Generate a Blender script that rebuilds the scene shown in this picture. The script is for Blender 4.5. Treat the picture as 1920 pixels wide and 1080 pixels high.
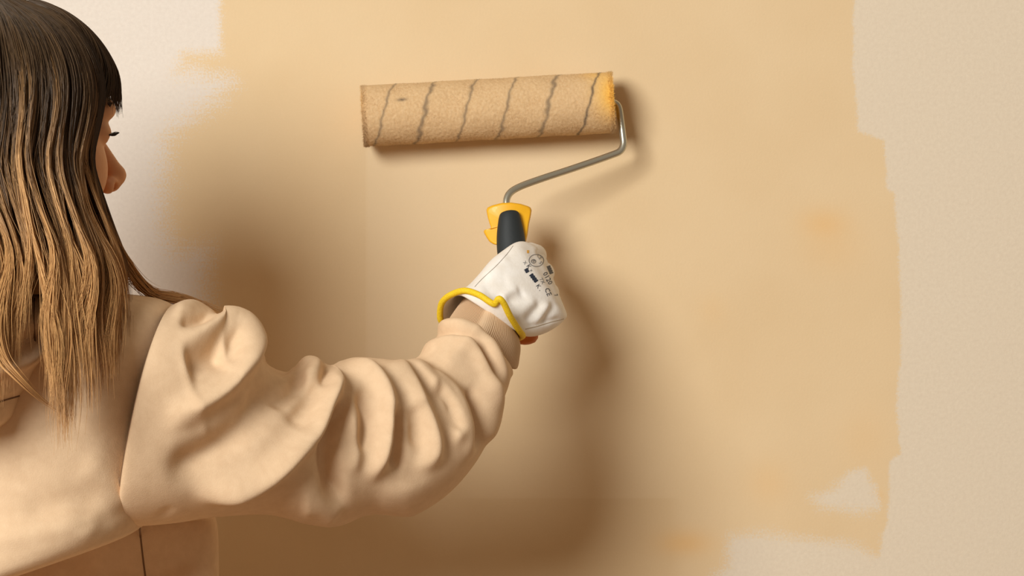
import bpy, math, random
import numpy as np
from mathutils import Vector, Matrix
from mathutils.bvhtree import BVHTree

for o in list(bpy.data.objects): bpy.data.objects.remove(o, do_unlink=True)
scene = bpy.context.scene
COL = scene.collection
RNG = np.random.default_rng(7)

# ------------------------------------------------------------------ camera
CAM_Y, CAM_Z, FPX = -3.0, 1.38, 5400.0
cam_data = bpy.data.cameras.new('camera'); cam = bpy.data.objects.new('camera', cam_data); COL.objects.link(cam)
cam.location = (0, CAM_Y, CAM_Z); cam.rotation_euler = (math.radians(90), 0, 0)
cam_data.sensor_width = 36.0; cam_data.lens = FPX / 1920 * 36.0
cam_data.clip_start = 0.05
scene.camera = cam

# ------------------------------------------------------------------ light
world = bpy.data.worlds.new('room_light'); scene.world = world; world.use_nodes = True
bg = world.node_tree.nodes['Background']
bg.inputs['Color'].default_value = (1.0, 0.76, 0.54, 1); bg.inputs['Strength'].default_value = 0.26

def area(name, loc, target, size, power, color):
    d = bpy.data.lights.new(name, 'AREA'); d.shape = 'DISK'; d.size = size; d.energy = power; d.color = color
    o = bpy.data.objects.new(name, d); COL.objects.link(o); o.location = loc
    o.rotation_euler = (Vector(target) - Vector(loc)).to_track_quat('-Z', 'Y').to_euler()
    return o
area('softbox_key', (-1.98, -4.0, 2.68), (-0.05, 0.0, 1.40), 1.9, 200.0, (1.0, 0.995, 0.96))

scene.view_settings.view_transform = 'Standard'
scene.view_settings.look = 'None'
scene.view_settings.exposure = 0.0
scene.view_settings.gamma = 1.0
scene.view_settings.use_curve_mapping = False

# ------------------------------------------------------------------ geometry helpers
def P(px, py, y):
    s = (y - CAM_Y) / FPX
    return np.array([(px - 960.0) * s, y, CAM_Z - (py - 540.0) * s])
def PV(a):                      # array (...,3) of px,py,y -> world
    a = np.asarray(a, float); s = (a[..., 2] - CAM_Y) / FPX
    return np.stack([(a[..., 0] - 960) * s, a[..., 2], CAM_Z - (a[..., 1] - 540) * s], -1)
def proj(V):
    s = FPX / (V[:, 1] - CAM_Y)
    return np.stack([960 + V[:, 0] * s, 540 - (V[:, 2] - CAM_Z) * s], -1)
def catmull(pts, n, closed=False):
    """resample points (k, ...) smoothly to n samples, uniform in station"""
    p = np.asarray(pts, float); k = len(p)
    if closed:
        t = np.linspace(0, k, n, endpoint=False)
        g = lambda i: p[i % k]
    else:
        t = np.linspace(0, k - 1, n)
        ext = np.concatenate([[2 * p[0] - p[1]], p, [2 * p[-1] - p[-2]]])
        g = lambda i: ext[np.clip(i + 1, 0, k + 1)]
    i = np.floor(t).astype(int)
    if not closed: i = np.minimum(i, k - 2)
    f = (t - i).reshape((-1,) + (1,) * (p.ndim - 1))
    a, b, c, d = g(i - 1), g(i), g(i + 1), g(i + 2)
    return 0.5 * (2 * b + (c - a) * f + (2 * a - 5 * b + 4 * c - d) * f * f + (3 * b - a - 3 * c + d) * f ** 3)
def arc_resample(p, n):
    d = np.r_[0, np.cumsum(np.linalg.norm(np.diff(p, axis=0), axis=1))]
    t = np.linspace(0, d[-1], n)
    return np.stack([np.interp(t, d, p[:, j]) for j in range(p.shape[1])], -1)
def sstep(a, b, x):
    t = np.clip((x - a) / (b - a), 0, 1); return t * t * (3 - 2 * t)
def vnormals(V, F):
    n = np.zeros_like(V); F = np.asarray(F)
    a, b, c = V[F[:, 0]], V[F[:, 1]], V[F[:, 2]]
    fn = np.cross(b - a, c - a)
    if F.shape[1] == 4: fn = np.cross(c - a, V[F[:, 3]] - b)
    for j in range(F.shape[1]): np.add.at(n, F[:, j], fn)
    return n / np.maximum(np.linalg.norm(n, axis=1, keepdims=True), 1e-12)
def smooth(V, F, it=1, lam=0.5):
    F = np.asarray(F)
    e = np.concatenate([F[:, [j, (j + 1) % F.shape[1]]] for j in range(F.shape[1])])
    cnt = np.zeros(len(V)); np.add.at(cnt, e[:, 0], 1); np.add.at(cnt, e[:, 1], 1); used = (cnt > 0)[:, None]; cnt = np.maximum(cnt, 1)[:, None]
    for _ in range(it):
        s = np.zeros_like(V); np.add.at(s, e[:, 0], V[e[:, 1]]); np.add.at(s, e[:, 1], V[e[:, 0]])
        V = V + lam * np.where(used, s / cnt - V, 0)
    return V
def mesh_data(name, V, F, shade=True, attrs=None):
    me = bpy.data.meshes.new(name); V = np.asarray(V, np.float32)
    if isinstance(F, np.ndarray):
        F = np.ascontiguousarray(F, np.int32); k = F.shape[1]; m = len(F)
        me.vertices.add(len(V)); me.vertices.foreach_set('co', V.ravel())
        me.loops.add(m * k); me.loops.foreach_set('vertex_index', F.ravel())
        me.polygons.add(m); me.polygons.foreach_set('loop_start', np.arange(0, m * k, k, dtype=np.int32))
        me.update(calc_edges=True)
    else:
        me.from_pydata([tuple(map(float, v)) for v in V], [], [list(map(int, f)) for f in F]); me.update()
    me.validate()
    if shade: me.polygons.foreach_set('use_smooth', np.ones(len(me.polygons), bool))
    for k, v in (attrs or {}).items():
        v = np.asarray(v, np.float32)
        at = me.attributes.new(k, 'FLOAT', 'POINT'); at.data.foreach_set('value', v)
    return me
def add(name, V, F, mat, parent=None, shade=True, attrs=None):
    o = bpy.data.objects.new(name, mesh_data(name, V, F, shade, attrs)); COL.objects.link(o)
    o.data.materials.append(mat)
    if parent is not None:
        o.parent = parent
        base = parent
        loc = Vector((0, 0, 0))
        while base is not None:
            loc += base.location; base = base.parent
        o.location = -loc
    return o
def thing(name, loc, label, cat):
    o = bpy.data.objects.new(name, None); COL.objects.link(o); o.location = loc
    o.empty_display_size = 0.05
    o['label'] = label; o['category'] = cat
    return o
def grid_faces(m, n, closed=True, off=0):
    """m rings of n points"""
    i = np.arange(m - 1)[:, None]; j = np.arange(n if closed else n - 1)[None, :]; j2 = (j + 1) % n
    f = np.stack([i * n + j, i * n + j2, (i + 1) * n + j2, (i + 1) * n + j], -1).reshape(-1, 4)
    return f + off
def loft(R, cap0=False, cap1=False):
    """R (m,n,3) rings -> V,F (outward)"""
    R = np.asarray(R, float); m, n, _ = R.shape
    F = grid_faces(m, n); V = R.reshape(-1, 3)
    c = np.repeat(R.mean(1), n, axis=0)
    if np.mean(np.sum(vnormals(V, F) * (V - c), 1)) < 0: F = F[:, ::-1]
    flip = F[0][1] != 1
    ex = []
    for cap, r, base in ((cap0, R[0], 0), (cap1, R[-1], (m - 1) * n)):
        if cap:
            ci = len(V); V = np.vstack([V, r.mean(0)])
            j = np.arange(n); a, b = base + j, base + (j + 1) % n
            if (base == 0) != flip: a, b = b, a
            ex.append(np.stack([a, b, np.full(n, ci), np.full(n, ci)], -1))
    if ex: F = np.vstack([F] + ex)
    return V, F
def to_list(F):
    out = []
    for f in F:
        f = list(map(int, f)); out.append(f if f[2] != f[3] else f[:3])
    return out
def tube(pts, rad, n=12, caps=True):
    p = np.asarray(pts, float); m = len(p); rad = np.broadcast_to(np.asarray(rad, float), (m,))
    t = np.gradient(p, axis=0); t /= np.linalg.norm(t, axis=1, keepdims=True)
    ref = np.array([0.0, 1, 0]) if abs(t[0][1]) < .9 else np.array([1.0, 0, 0])
    R = []; u = None
    for k in range(m):
        if u is None: u = ref
        u = u - t[k] * np.dot(u, t[k]); u /= np.linalg.norm(u); w = np.cross(t[k], u)
        a = np.linspace(0, 2 * np.pi, n, endpoint=False)[:, None]
        R.append(p[k] + rad[k] * (np.cos(a) * u + np.sin(a) * w))
    return loft(np.array(R), caps, caps)
def join(parts):
    V = []; F = []; o = 0
    for v, f in parts:
        V.append(v); F += [[int(x) + o for x in (q if q[2:3] is None or len(q) < 4 or q[2] != q[3] else q[:3])] for q in f]; o += len(v)
    return np.vstack(V), F
def px_ring(U, L, yc, hd, n=200, bow=(0, 0), ef=0.85, eb=1.0, hdb=None):
    """cross-section through silhouette points U (upper) and L (lower), depth centre yc, half depth hd towards the room"""
    th = np.linspace(0, 2 * np.pi, n, endpoint=False)
    c, s = np.cos(th), np.sin(th)
    U, L = np.array(U, float), np.array(L, float); ce, a = (U + L) / 2, (U - L) / 2
    cc = np.sign(c) * np.abs(c) ** ef; ss = np.sign(s) * np.abs(s) ** eb
    hb = hd if hdb is None else hdb
    q = ce + a * cc[:, None] + np.array(bow) * np.maximum(s, 0)[:, None]
    return PV(np.column_stack([q, yc - np.where(s > 0, hd, hb) * ss]))
def folds(V, F, lst, view_lo=-0.05, view_hi=0.45, it=6):
    """relief of cloth folds: every entry is (polyline, height, width on its left, width on its right)"""
    n = vnormals(V, F); uv = proj(V)
    tc = np.array([0, CAM_Y, CAM_Z]) - V; tc /= np.linalg.norm(tc, axis=1, keepdims=True)
    w = sstep(view_lo, view_hi, np.sum(n * tc, 1))
    D = np.zeros(len(V))
    for ent in lst:
        pl, h, wl, wr = ent[:4]; sharp = len(ent) > 4 and ent[4]
        p = arc_resample(catmull(pl, 24), 26); a, b = p[:-1], p[1:]
        lo = p.min(0) - 3.2 * max(wl, wr); hi = p.max(0) + 3.2 * max(wl, wr)
        idx = np.nonzero(np.all((uv > lo) & (uv < hi), 1) & (w > 0))[0]
        if not len(idx): continue
        q = uv[idx][:, None, :]; ab = (b - a)[None]; aq = q - a[None]
        t = np.clip(np.sum(aq * ab, -1) / np.sum(ab * ab, -1), 0, 1)
        dv = aq - t[..., None] * ab; d2 = np.sum(dv * dv, -1); k = d2.argmin(1); r = np.arange(len(idx))
        d = np.sqrt(d2[r, k]); cr = ab[0, k, 0] * aq[r, k, 1] - ab[0, k, 1] * aq[r, k, 0]
        s = (k + t[r, k]) / (len(p) - 1)
        ww = np.where(cr > 0, wr, wl)
        prof = np.exp(-d / ww) if sharp else np.exp(-(d / ww) ** 2)
        D[idx] += h * prof * sstep(0, .22, s) * sstep(0, .22, 1 - s)
    D = D * w; F = np.asarray(F); e = np.concatenate([F[:, [j, (j + 1) % 4]] for j in range(4)])
    cnt = np.bincount(e[:, 0], minlength=len(V)) + np.bincount(e[:, 1], minlength=len(V))
    for _ in range(it):
        sm = np.bincount(e[:, 0], D[e[:, 1]], len(V)) + np.bincount(e[:, 1], D[e[:, 0]], len(V)); D = np.where(cnt > 0, .4 * D + .6 * sm / np.maximum(cnt, 1), D)
    return V + n * D[:, None]
def surface_nets(Fd, o, h):
    s = Fd < 0; nx, ny, nz = s.shape
    cs = np.zeros((nx - 1, ny - 1, nz - 1), np.int8)
    cor = [(i, j, k) for i in (0, 1) for j in (0, 1) for k in (0, 1)]
    sl = lambda A, c: A[c[0]:c[0] + nx - 1, c[1]:c[1] + ny - 1, c[2]:c[2] + nz - 1]
    for c in cor: cs += sl(s, c)
    act = np.argwhere((cs > 0) & (cs < 8)); ids = np.full(cs.shape, -1, np.int64); ids[tuple(act.T)] = np.arange(len(act))
    acc = np.zeros((len(act), 3)); cnt = np.zeros(len(act))
    for c in cor:
        for ax in range(3):
            if c[ax]: continue
            d = list(c); d[ax] = 1
            f0 = Fd[tuple((act + c).T)]; f1 = Fd[tuple((act + d).T)]; m = (f0 < 0) != (f1 < 0)
            t = np.where(m, f0 / np.where(f0 == f1, 1, f0 - f1), 0)
            p = np.array(c, float)[None].repeat(len(act), 0); p[:, ax] += t
            acc[m] += p[m]; cnt[m] += 1
    V = (act + acc / cnt[:, None]) * h + o
    Q = []
    for ax in range(3):
        u, v = [(1, 2), (2, 0), (0, 1)][ax]
        A = np.take(s, range(0, s.shape[ax] - 1), ax); B = np.take(s, range(1, s.shape[ax]), ax)
        e = np.argwhere(A != B); e = e[(e[:, u] > 0) & (e[:, v] > 0) & (e[:, u] < s.shape[u] - 1) & (e[:, v] < s.shape[v] - 1)]
        def cell(du, dv):
            c = e.copy(); c[:, u] -= du; c[:, v] -= dv; return ids[tuple(c.T)]
        q = np.stack([cell(1, 1), cell(0, 1), cell(0, 0), cell(1, 0)], -1)
        ins = A[tuple(e.T)]; q[~ins] = q[~ins][:, ::-1]; Q.append(q)
    return V, np.vstack(Q)
def smin(a, b, k):
    h = np.clip(.5 + .5 * (b - a) / k, 0, 1); return b + (a - b) * h - k * h * (1 - h)
class Field:
    """signed distance grid, primitives evaluated only near themselves"""
    def __init__(s, lo, hi, h):
        s.h = h; s.o = np.array(lo, float); s.n = np.ceil((np.array(hi) - lo) / h).astype(int) + 1
        s.F = np.full(s.n, 0.05, np.float32)
    def loc(s, lo, hi):
        a = np.clip(np.floor((lo - s.o) / s.h).astype(int), 0, s.n); b = np.clip(np.ceil((hi - s.o) / s.h).astype(int) + 1, 0, s.n)
        if np.any(b <= a): return None, None
        g = np.meshgrid(*[np.arange(a[i], b[i]) * s.h + s.o[i] for i in range(3)], indexing='ij')
        return tuple(slice(a[i], b[i]) for i in range(3)), np.stack(g, -1)
    def put(s, sl, d, k, sub):
        if sub: s.F[sl] = -smin(-s.F[sl], d, k)
        else: s.F[sl] = smin(s.F[sl], d, k)
    def cone(s, a, b, ra, rb, k=.01, sub=False):
        a, b = np.array(a, float), np.array(b, float); m = max(ra, rb) + .03
        sl, X = s.loc(np.minimum(a, b) - m, np.maximum(a, b) + m)
        if sl is None: return
        ab = b - a; t = np.clip(((X - a) @ ab) / max(ab @ ab, 1e-12), 0, 1)
        d = np.linalg.norm(X - a - t[..., None] * ab, axis=-1) - (ra + (rb - ra) * t); s.put(sl, d, k, sub)
    def ell(s, c, M, r, k=.01, sub=False):
        """M rows are the local axes"""
        c = np.array(c, float); m = max(r) + .03
        sl, X = s.loc(c - m, c + m)
        if sl is None: return
        q = (X - c) @ np.array(M).T; r = np.array(r); k0 = np.linalg.norm(q / r, axis=-1); k1 = np.linalg.norm(q / (r * r), axis=-1)
        s.put(sl, k0 * (k0 - 1) / np.maximum(k1, 1e-6), k, sub)

# ------------------------------------------------------------------ material helpers
def lin(r, g, b):
    f = lambda c: (c / 255 / 12.92) if c / 255 <= .04045 else ((c / 255 + .055) / 1.055) ** 2.4
    return (f(r), f(g), f(b), 1)
class Mat:
    def __init__(s, name, color=None, rough=.6, metal=0, **kw):
        s.m = bpy.data.materials.new(name); s.m.use_nodes = True; s.t = s.m.node_tree; s.N = s.t.nodes; s.b = s.N['Principled BSDF']
        if color: s.b.inputs['Base Color'].default_value = color
        s.b.inputs['Roughness'].default_value = rough; s.b.inputs['Metallic'].default_value = metal
        for k, v in kw.items(): s.b.inputs[k.replace('_', ' ')].default_value = v
        s._co = None
    def n(s, typ, **kw):
        x = s.N.new('ShaderNode' + typ)
        for k, v in kw.items(): setattr(x, k, v)
        return x
    def l(s, a, b): s.t.links.new(a, b)
    def co(s):
        if s._co is None: s._co = s.n('TexCoord').outputs['Object']
        return s._co
    def noise(s, scale, detail=3, rough=.55, dist=0, vec=None, out='Fac'):
        x = s.n('TexNoise'); x.inputs['Scale'].default_value = scale; x.inputs['Detail'].default_value = detail
        x.inputs['Roughness'].default_value = rough; x.inputs['Distortion'].default_value = dist
        s.l(vec if vec is not None else s.co(), x.inputs['Vector']); return x.outputs[out]
    def scaled(s, v):
        x = s.n('Mapping'); x.inputs['Scale'].default_value = v; s.l(s.co(), x.inputs['Vector']); return x.outputs[0]
    def attr(s, name): return s.n('Attribute', attribute_name=name).outputs['Fac']
    def math(s, op, a, b=0.0, clamp=False):
        x = s.n('Math', operation=op, use_clamp=clamp)
        for i, v in enumerate((a, b)):
            if isinstance(v, (int, float)): x.inputs[i].default_value = v
            else: s.l(v, x.inputs[i])
        return x.outputs[0]
    def ramp(s, fac, stops, interp='LINEAR'):
        x = s.n('ValToRGB'); cr = x.color_ramp; cr.interpolation = interp
        while len(cr.elements) < len(stops): cr.elements.new(.5)
        for e, (p, c) in zip(cr.elements, stops): e.position = p; e.color = c
        s.l(fac, x.inputs['Fac']); return x.outputs['Color']
    def mix(s, fac, a, b, mode='MIX'):
        x = s.n('Mix', data_type='RGBA', blend_type=mode)
        for key, v in ((0, fac), (6, a), (7, b)):
            if isinstance(v, (int, float, tuple)): x.inputs[key].default_value = v
            else: s.l(v, x.inputs[key])
        return x.outputs[2]
    def bump(s, h, strength=.3, dist=.001):
        x = s.n('Bump'); x.inputs['Strength'].default_value = strength; x.inputs['Distance'].default_value = dist
        s.l(h, x.inputs['Height']); s.l(x.outputs[0], s.b.inputs['Normal'])
    def color(s, c): s.l(c, s.b.inputs['Base Color']); return s

# ------------------------------------------------------------------ wall
def poly_sd(U, poly):
    """signed distance in px, positive inside"""
    poly = np.asarray(poly, float); d = np.full(len(U), 1e9); ins = np.zeros(len(U), bool)
    for a, b in zip(poly, np.roll(poly, -1, 0)):
        ab = b - a; q = U - a; t = np.clip(q @ ab / (ab @ ab), 0, 1)
        d = np.minimum(d, np.hypot(*(q - t[:, None] * ab).T))
        c = (a[1] <= U[:, 1]) != (b[1] <= U[:, 1])
        with np.errstate(divide='ignore', invalid='ignore'): xi = a[0] + (U[:, 1] - a[1]) / (b[1] - a[1]) * ab[0]
        ins ^= c & (U[:, 0] < xi)
    return np.where(ins, d, -d)
def build_wall():
    dense_x = np.arange(-80, 2001, 4.0); dense_y = np.arange(-80, 1161, 4.0)
    gx = np.r_[np.linspace(-3200, -120, 26), dense_x, np.linspace(2040, 5200, 26)]
    gy = np.r_[np.linspace(-1750, -120, 14), dense_y, np.linspace(1200, 540 + 1.38 * 1800, 16)]
    X, Y = np.meshgrid(gx, gy, indexing='ij'); U = np.column_stack([X.ravel(), Y.ravel()])
    main = [(413, -900), (413, 92), (400, 98), (345, 100), (338, 128), (380, 134), (432, 152), (400, 190), (330, 243), (314, 262), (308, 420), (330, 468),
            (388, 472), (380, 800), (340, 1080), (330, 1900), (1290, 1900), (1335, 1085), (1362, 1060), (1371, 1003), (1430, 1000), (1600, 1020), (1647, 1041), (1660, 990),
            (1667, 940), (1669, 862), (1688, 850), (1680, 760), (1690, 650), (1686, 480), (1676, 362), (1664, 355), (1656, 262), (1610, 246), (1600, 130), (1606, -900)]
    sd = poly_sd(U, main)
    hole = poly_sd(U, [(1522, 935), (1560, 915), (1590, 885), (1620, 880), (1640, 905), (1652, 945), (1648, 958), (1600, 960), (1540, 950)])
    sd = np.minimum(sd, -hole)
    soft = np.full(len(U), 7.0)
    left = sstep(560, 440, U[:, 0]) ; soft = soft + left * 42 * sstep(60, 160, U[:, 1]) + left * 9
    br = sstep(1180, 1330, U[:, 0]) * sstep(850, 930, U[:, 1]) * sstep(1658, 1630, U[:, 0]); soft = soft + br * 22
    coat = np.zeros(len(U))                                # thicker second pass left by the roller
    coat += .55 * sstep(684, 690, U[:, 0]) * sstep(255, 290, U[:, 1]) * sstep(1160, 1000, U[:, 0]) * sstep(760, 640, U[:, 1])
    coat -= .5 * sstep(931, 937, U[:, 1]) * sstep(820, 900, U[:, 0]) * sstep(1290, 1240, U[:, 0])
    blot = np.zeros(len(U))
    for cx, cy, rx, ry, a in ((1545, 418, 45, 28, .8), (1285, 1018, 50, 24, 1.0), (1440, 905, 40, 40, .45), (1335, 580, 25, 30, .25), (1560, 470, 60, 40, .35), (1640, 930, 14, 12, .8), (1620, 820, 50, 60, .3)):
        blot += a * np.exp(-((U[:, 0] - cx) / rx) ** 2 - ((U[:, 1] - cy) / ry) ** 2)
    cream = sstep(900, 1500, U[:, 0])                      # bare wall colour grows creamier towards the right
    V = PV(np.column_stack([U, np.zeros(len(U))]))
    ny = len(gy); i = np.arange(len(gx) - 1)[:, None]; j = np.arange(ny - 1)[None]
    F = np.stack([i * ny + j, i * ny + j + 1, (i + 1) * ny + j + 1, (i + 1) * ny + j], -1).reshape(-1, 4)
    m = Mat('wall_paint', rough=.75, Specular_IOR_Level=.25)
    n1 = m.noise(520, 4, .62); n2 = m.noise(60, 3, .5); n3 = m.noise(7, 3, .5)
    streak = m.noise(1, 4, .6, vec=m.scaled((28, 1, 260)))
    grain = m.math('ADD', m.math('MULTIPLY', m.math('SUBTRACT', n1, .5), 3.2), m.math('MULTIPLY', m.math('SUBTRACT', streak, .5), 1.0))
    wob = m.math('MULTIPLY', m.math('SUBTRACT', n2, .5), 14)
    sdn = m.math('ADD', m.math('ADD', m.attr('edge_distance'), wob), m.math('MULTIPLY', grain, m.attr('dryness')))
    cov = m.math('ADD', m.math('DIVIDE', sdn, m.math('MULTIPLY', m.attr('dryness'), .8)), .5, True)
    raw = m.ramp(m.noise(260, 4, .65), [(.3, lin(221, 211, 199)), (.7, lin(231, 222, 210))])
    raw = m.mix(m.math('MULTIPLY', n3, .5), raw, lin(225, 214, 201))
    raw = m.mix(m.attr('cream_tint'), raw, m.mix(1.0, raw, (.99, .94, .82, 1), 'MULTIPLY'))
    pnt = m.ramp(m.math('ADD', m.math('MULTIPLY', n3, .7), m.math('MULTIPLY', m.attr('coat'), .5)), [(.1, lin(221, 193, 150)), (.45, lin(227, 201, 160)), (.8, lin(230, 206, 168))])
    pnt = m.mix(m.math('MULTIPLY', m.attr('blotch'), .55, True), pnt, lin(232, 184, 116))
    pnt = m.mix(m.math('MULTIPLY', m.math('SUBTRACT', n1, .5), .35), pnt, lin(245, 222, 182))
    m.color(m.mix(cov, raw, pnt))
    m.bump(m.math('ADD', m.noise(420, 4, .6), m.math('MULTIPLY', n2, .6)), .16, .0012)
    o = add('wall_back', V, F[:, ::-1] if False else F, m.m, attrs={'edge_distance': sd, 'dryness': soft, 'coat': coat, 'blotch': blot, 'cream_tint': cream})
    o['kind'] = 'structure'; o['label'] = 'pale wall with a half-finished patch of warm beige paint'
    # floor the person stands on
    mf = Mat('floor_boards', rough=.5); mf.color(mf.ramp(mf.noise(1, 4, .6, vec=mf.scaled((3, 40, 1))), [(.3, lin(120, 84, 52)), (.7, lin(158, 116, 76))]))
    x0, x1, y0 = PV([-3200, 0, 0])[0], PV([5200, 0, 0])[0], -3.6
    V = np.array([[x0, y0, -.02], [x1, y0, -.02], [x1, 0, -.02], [x0, 0, -.02], [x0, y0, 0], [x1, y0, 0], [x1, 0, 0], [x0, 0, 0]])
    f = add('floor', V, [[4, 5, 6, 7], [3, 2, 1, 0], [0, 1, 5, 4], [1, 2, 6, 5], [2, 3, 7, 6], [3, 0, 4, 7]], mf.m, shade=False); f['kind'] = 'structure'
build_wall()

# ------------------------------------------------------------------ paint roller
def build_roller():
    root = thing('paint_roller', P(990, 640, -.15), 'paint roller with striped nap cover, bent wire and yellow-black grip pressed on wall', 'paint roller')
    A, B = P(681, 218, -.0335), P(1149, 192, -.0335); ax = B - A; Ln = np.linalg.norm(ax); ax /= Ln
    e1 = np.cross(ax, [0, 1.0, 0]); e1 /= np.linalg.norm(e1); e2 = np.cross(ax, e1)     # e1 up, e2 in depth
    if e1[2] < 0: e1 = -e1
    if e2[1] > 0: e2 = -e2                                                              # e2 towards the room
    m, n = 240, 150; R0 = .0312
    s = np.linspace(0, 1, m); th = np.linspace(0, 2 * np.pi, n, endpoint=False)
    S, T = np.meshgrid(s, th, indexing='ij')
    g = np.random.default_rng(3)
    def fuzz(amp): return amp * g.standard_normal(S.shape)
    lowf = .00025 * np.sin(T * 3 + S * 19) + .0002 * np.sin(T * 5 - S * 41 + 1)
    rad = R0 + lowf + fuzz(.00022); rad = rad - .0018 * (np.exp(-S * Ln / .004) + np.exp(-(1 - S) * Ln / .004))
    Vo = A + (S * Ln)[..., None] * ax + rad[..., None] * (np.cos(T)[..., None] * e1 + np.sin(T)[..., None] * e2)
    # inner bore rings so that the cover is a real tube
    def ring(sv, r): return A + sv * Ln * ax + r * (np.cos(th)[:, None] * e1 + np.sin(th)[:, None] * e2)
    Rg = np.concatenate([[ring(.06, .019), ring(.004, .019), ring(-.002, .022)], Vo, [ring(1.002, .022), ring(.996, .019), ring(.94, .019)]])
    V, F = loft(Rg)
    def pattern(Sv, Tv):
        """stripe and worn-yellow amounts from place along the cover and angle around it"""
        x = 681 + Sv * 468
        wob = 1.6 * np.sin(Sv * 130 + Tv * 5) + 1.5 * np.sin(Tv * 9 + Sv * 60) + 1.0 * np.sin(Tv * 17 + 2)
        k = (x + (Tv / np.pi - .5) * 50 - 722 + wob) / 76.5        # T 0 = top, pi/2 faces the room, pi = bottom
        d = np.abs(k - np.round(k)) * 76.5; i = np.round(k)
        st = np.exp(-(d / 3.2) ** 2) * np.where(i >= 5, 1.25, .8) * (i > -.5) * (i < 5.5)
        back = Tv > np.pi * 1.25
        st = np.where(back, 0, st)
        ye = np.exp(-((x - 1149) / 30) ** 2) * np.exp(-((Tv - 1.35) / .85) ** 2) * 1.1 + .45 * np.exp(-((x - 1118) / 30) ** 2) * np.exp(-((Tv - .35) / .35) ** 2)
        ye = ye + .35 * np.exp(-((x - 676) / 9) ** 2) * np.exp(-((Tv - 1.0) / .6) ** 2)
        mark = np.exp(-((x - 757 - (Tv - 1.14) * -22) / 9) ** 2 - ((Tv - 1.14) / .055) ** 2)
        return np.clip(st + mark, 0, 1), np.clip(ye, 0, 1)
    sp = np.concatenate([[.06, .004, 0], s, [1, .996, .94]]); SS, TT = np.meshgrid(sp, th, indexing='ij')
    st, ye = pattern(SS, TT)
    m_ = Mat('nap_fabric', rough=.95, Specular_IOR_Level=.1, Sheen_Weight=.25)
    m_.b.inputs['Sheen Tint'].default_value = lin(240, 215, 170)
    base = m_.ramp(m_.noise(380, 4, .6), [(.3, lin(208, 172, 126)), (.7, lin(222, 190, 146))])
    c = m_.mix(m_.attr('worn_yellow'), base, lin(244, 192, 92)); c = m_.mix(m_.math('MULTIPLY', m_.attr('stripe'), .8), c, lin(88, 78, 70))
    m_.color(c); m_.bump(m_.noise(700, 3, .6), .3, .001)
    cover = add('roller_cover', V, F, m_.m, root, attrs={'stripe': st.ravel(), 'worn_yellow': ye.ravel()})
    # pile: short fibres standing on the cover
    K = 52000; fs = g.random(K); ft = g.random(K) * 2 * np.pi * .72 - .35
    ends = g.random(K) < .10; fs = np.where(ends, np.where(g.random(K) < .5, g.random(K) * .02, 1 - g.random(K) * .02), fs)
    rd = np.cos(ft)[:, None] * e1 + np.sin(ft)[:, None] * e2; tg = -np.sin(ft)[:, None] * e1 + np.cos(ft)[:, None] * e2
    root_p = A + (fs * Ln)[:, None] * ax + (R0 - .0012) * rd
    lean = g.standard_normal((K, 1)) * .5 * ax + g.standard_normal((K, 1)) * .5 * tg
    lean = lean + np.where(fs < .02, -1.0, np.where(fs > .98, 1.0, 0))[:, None] * ax * g.random((K, 1)) * 1.6
    dirn = rd + lean; dirn /= np.linalg.norm(dirn, axis=1, keepdims=True)
    ln = (.0016 + .0010 * g.random(K))[:, None] + np.where(ends, .0010, 0)[:, None]
    side = np.cross(dirn, g.standard_normal((K, 3))); side /= np.linalg.norm(side, axis=1, keepdims=True); w = .00017
    ngm = np.cross(side, dirn); ref_d = rd + .8 * e2; fl_ = np.sum(ngm * ref_d, 1) < 0; side[fl_] *= -1; ngm[fl_] *= -1
    FV = np.stack([root_p - side * w, root_p + side * w, root_p + dirn * ln], 1).reshape(-1, 3)
    FF = np.arange(3 * K).reshape(-1, 3); st, ye = pattern(fs, np.mod(ft, 2 * np.pi))
    nap = add('nap', FV, FF, m_.m, cover, attrs={'stripe': np.repeat(st, 3), 'worn_yellow': np.repeat(ye, 3)}); nap['kind'] = 'stuff'; nap.data.normals_split_custom_set_from_vertices(np.repeat((lambda q: q / np.linalg.norm(q, axis=1, keepdims=True))(rd * .6 + ngm * .55), 3, 0).tolist())
    # end cap
    yel = Mat('yellow_plastic', lin(246, 182, 30), .42, Coat_Weight=.1); yel.bump(yel.noise(900, 2), .08, .0005)
    def disc(s0, s1, r, hole=.0):
        return loft(np.array([ring(s0, .004), ring(s0, r), ring(s1, r), ring(s1, .0075), ring(s1 + .004, .0068), ring(s1 + .004, .003)]), True, True)
    for s0, s1 in ((.97, .985), (.03, .012)):
        if s1 > s0: v, f = disc(s0, s1, .0195)
        else: v, f = loft(np.array([ring(.03, .004), ring(.03, .0195), ring(.012, .0195), ring(.012, .004)]), True, True)
        add('end_cap', v, to_list(f), yel.m, root)
    # wire
    wp = PV([(1090, 195.5, -.0335), (1140, 192.7, -.0335), (1152, 193, -.0335), (1160, 201, -.0345), (1164, 225, -.037), (1168, 255, -.0405), (1169, 271, -.0425), (1163, 283, -.0445), (1146, 291, -.047),
             (1080, 314, -.057), (1010, 337, -.068), (975, 350, -.0745), (957, 361, -.079), (950, 374, -.082), (950, 388, -.0845), (953, 405, -.087)])
    v, f = tube(arc_resample(catmull(wp, 160), 110), .0036, 14)
    st_ = Mat('zinc_wire', lin(196, 194, 178), .3, .85); st_.bump(st_.noise(300, 2), .06, .0005)
    add('wire_frame', v, to_list(f), st_.m, root)
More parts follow.
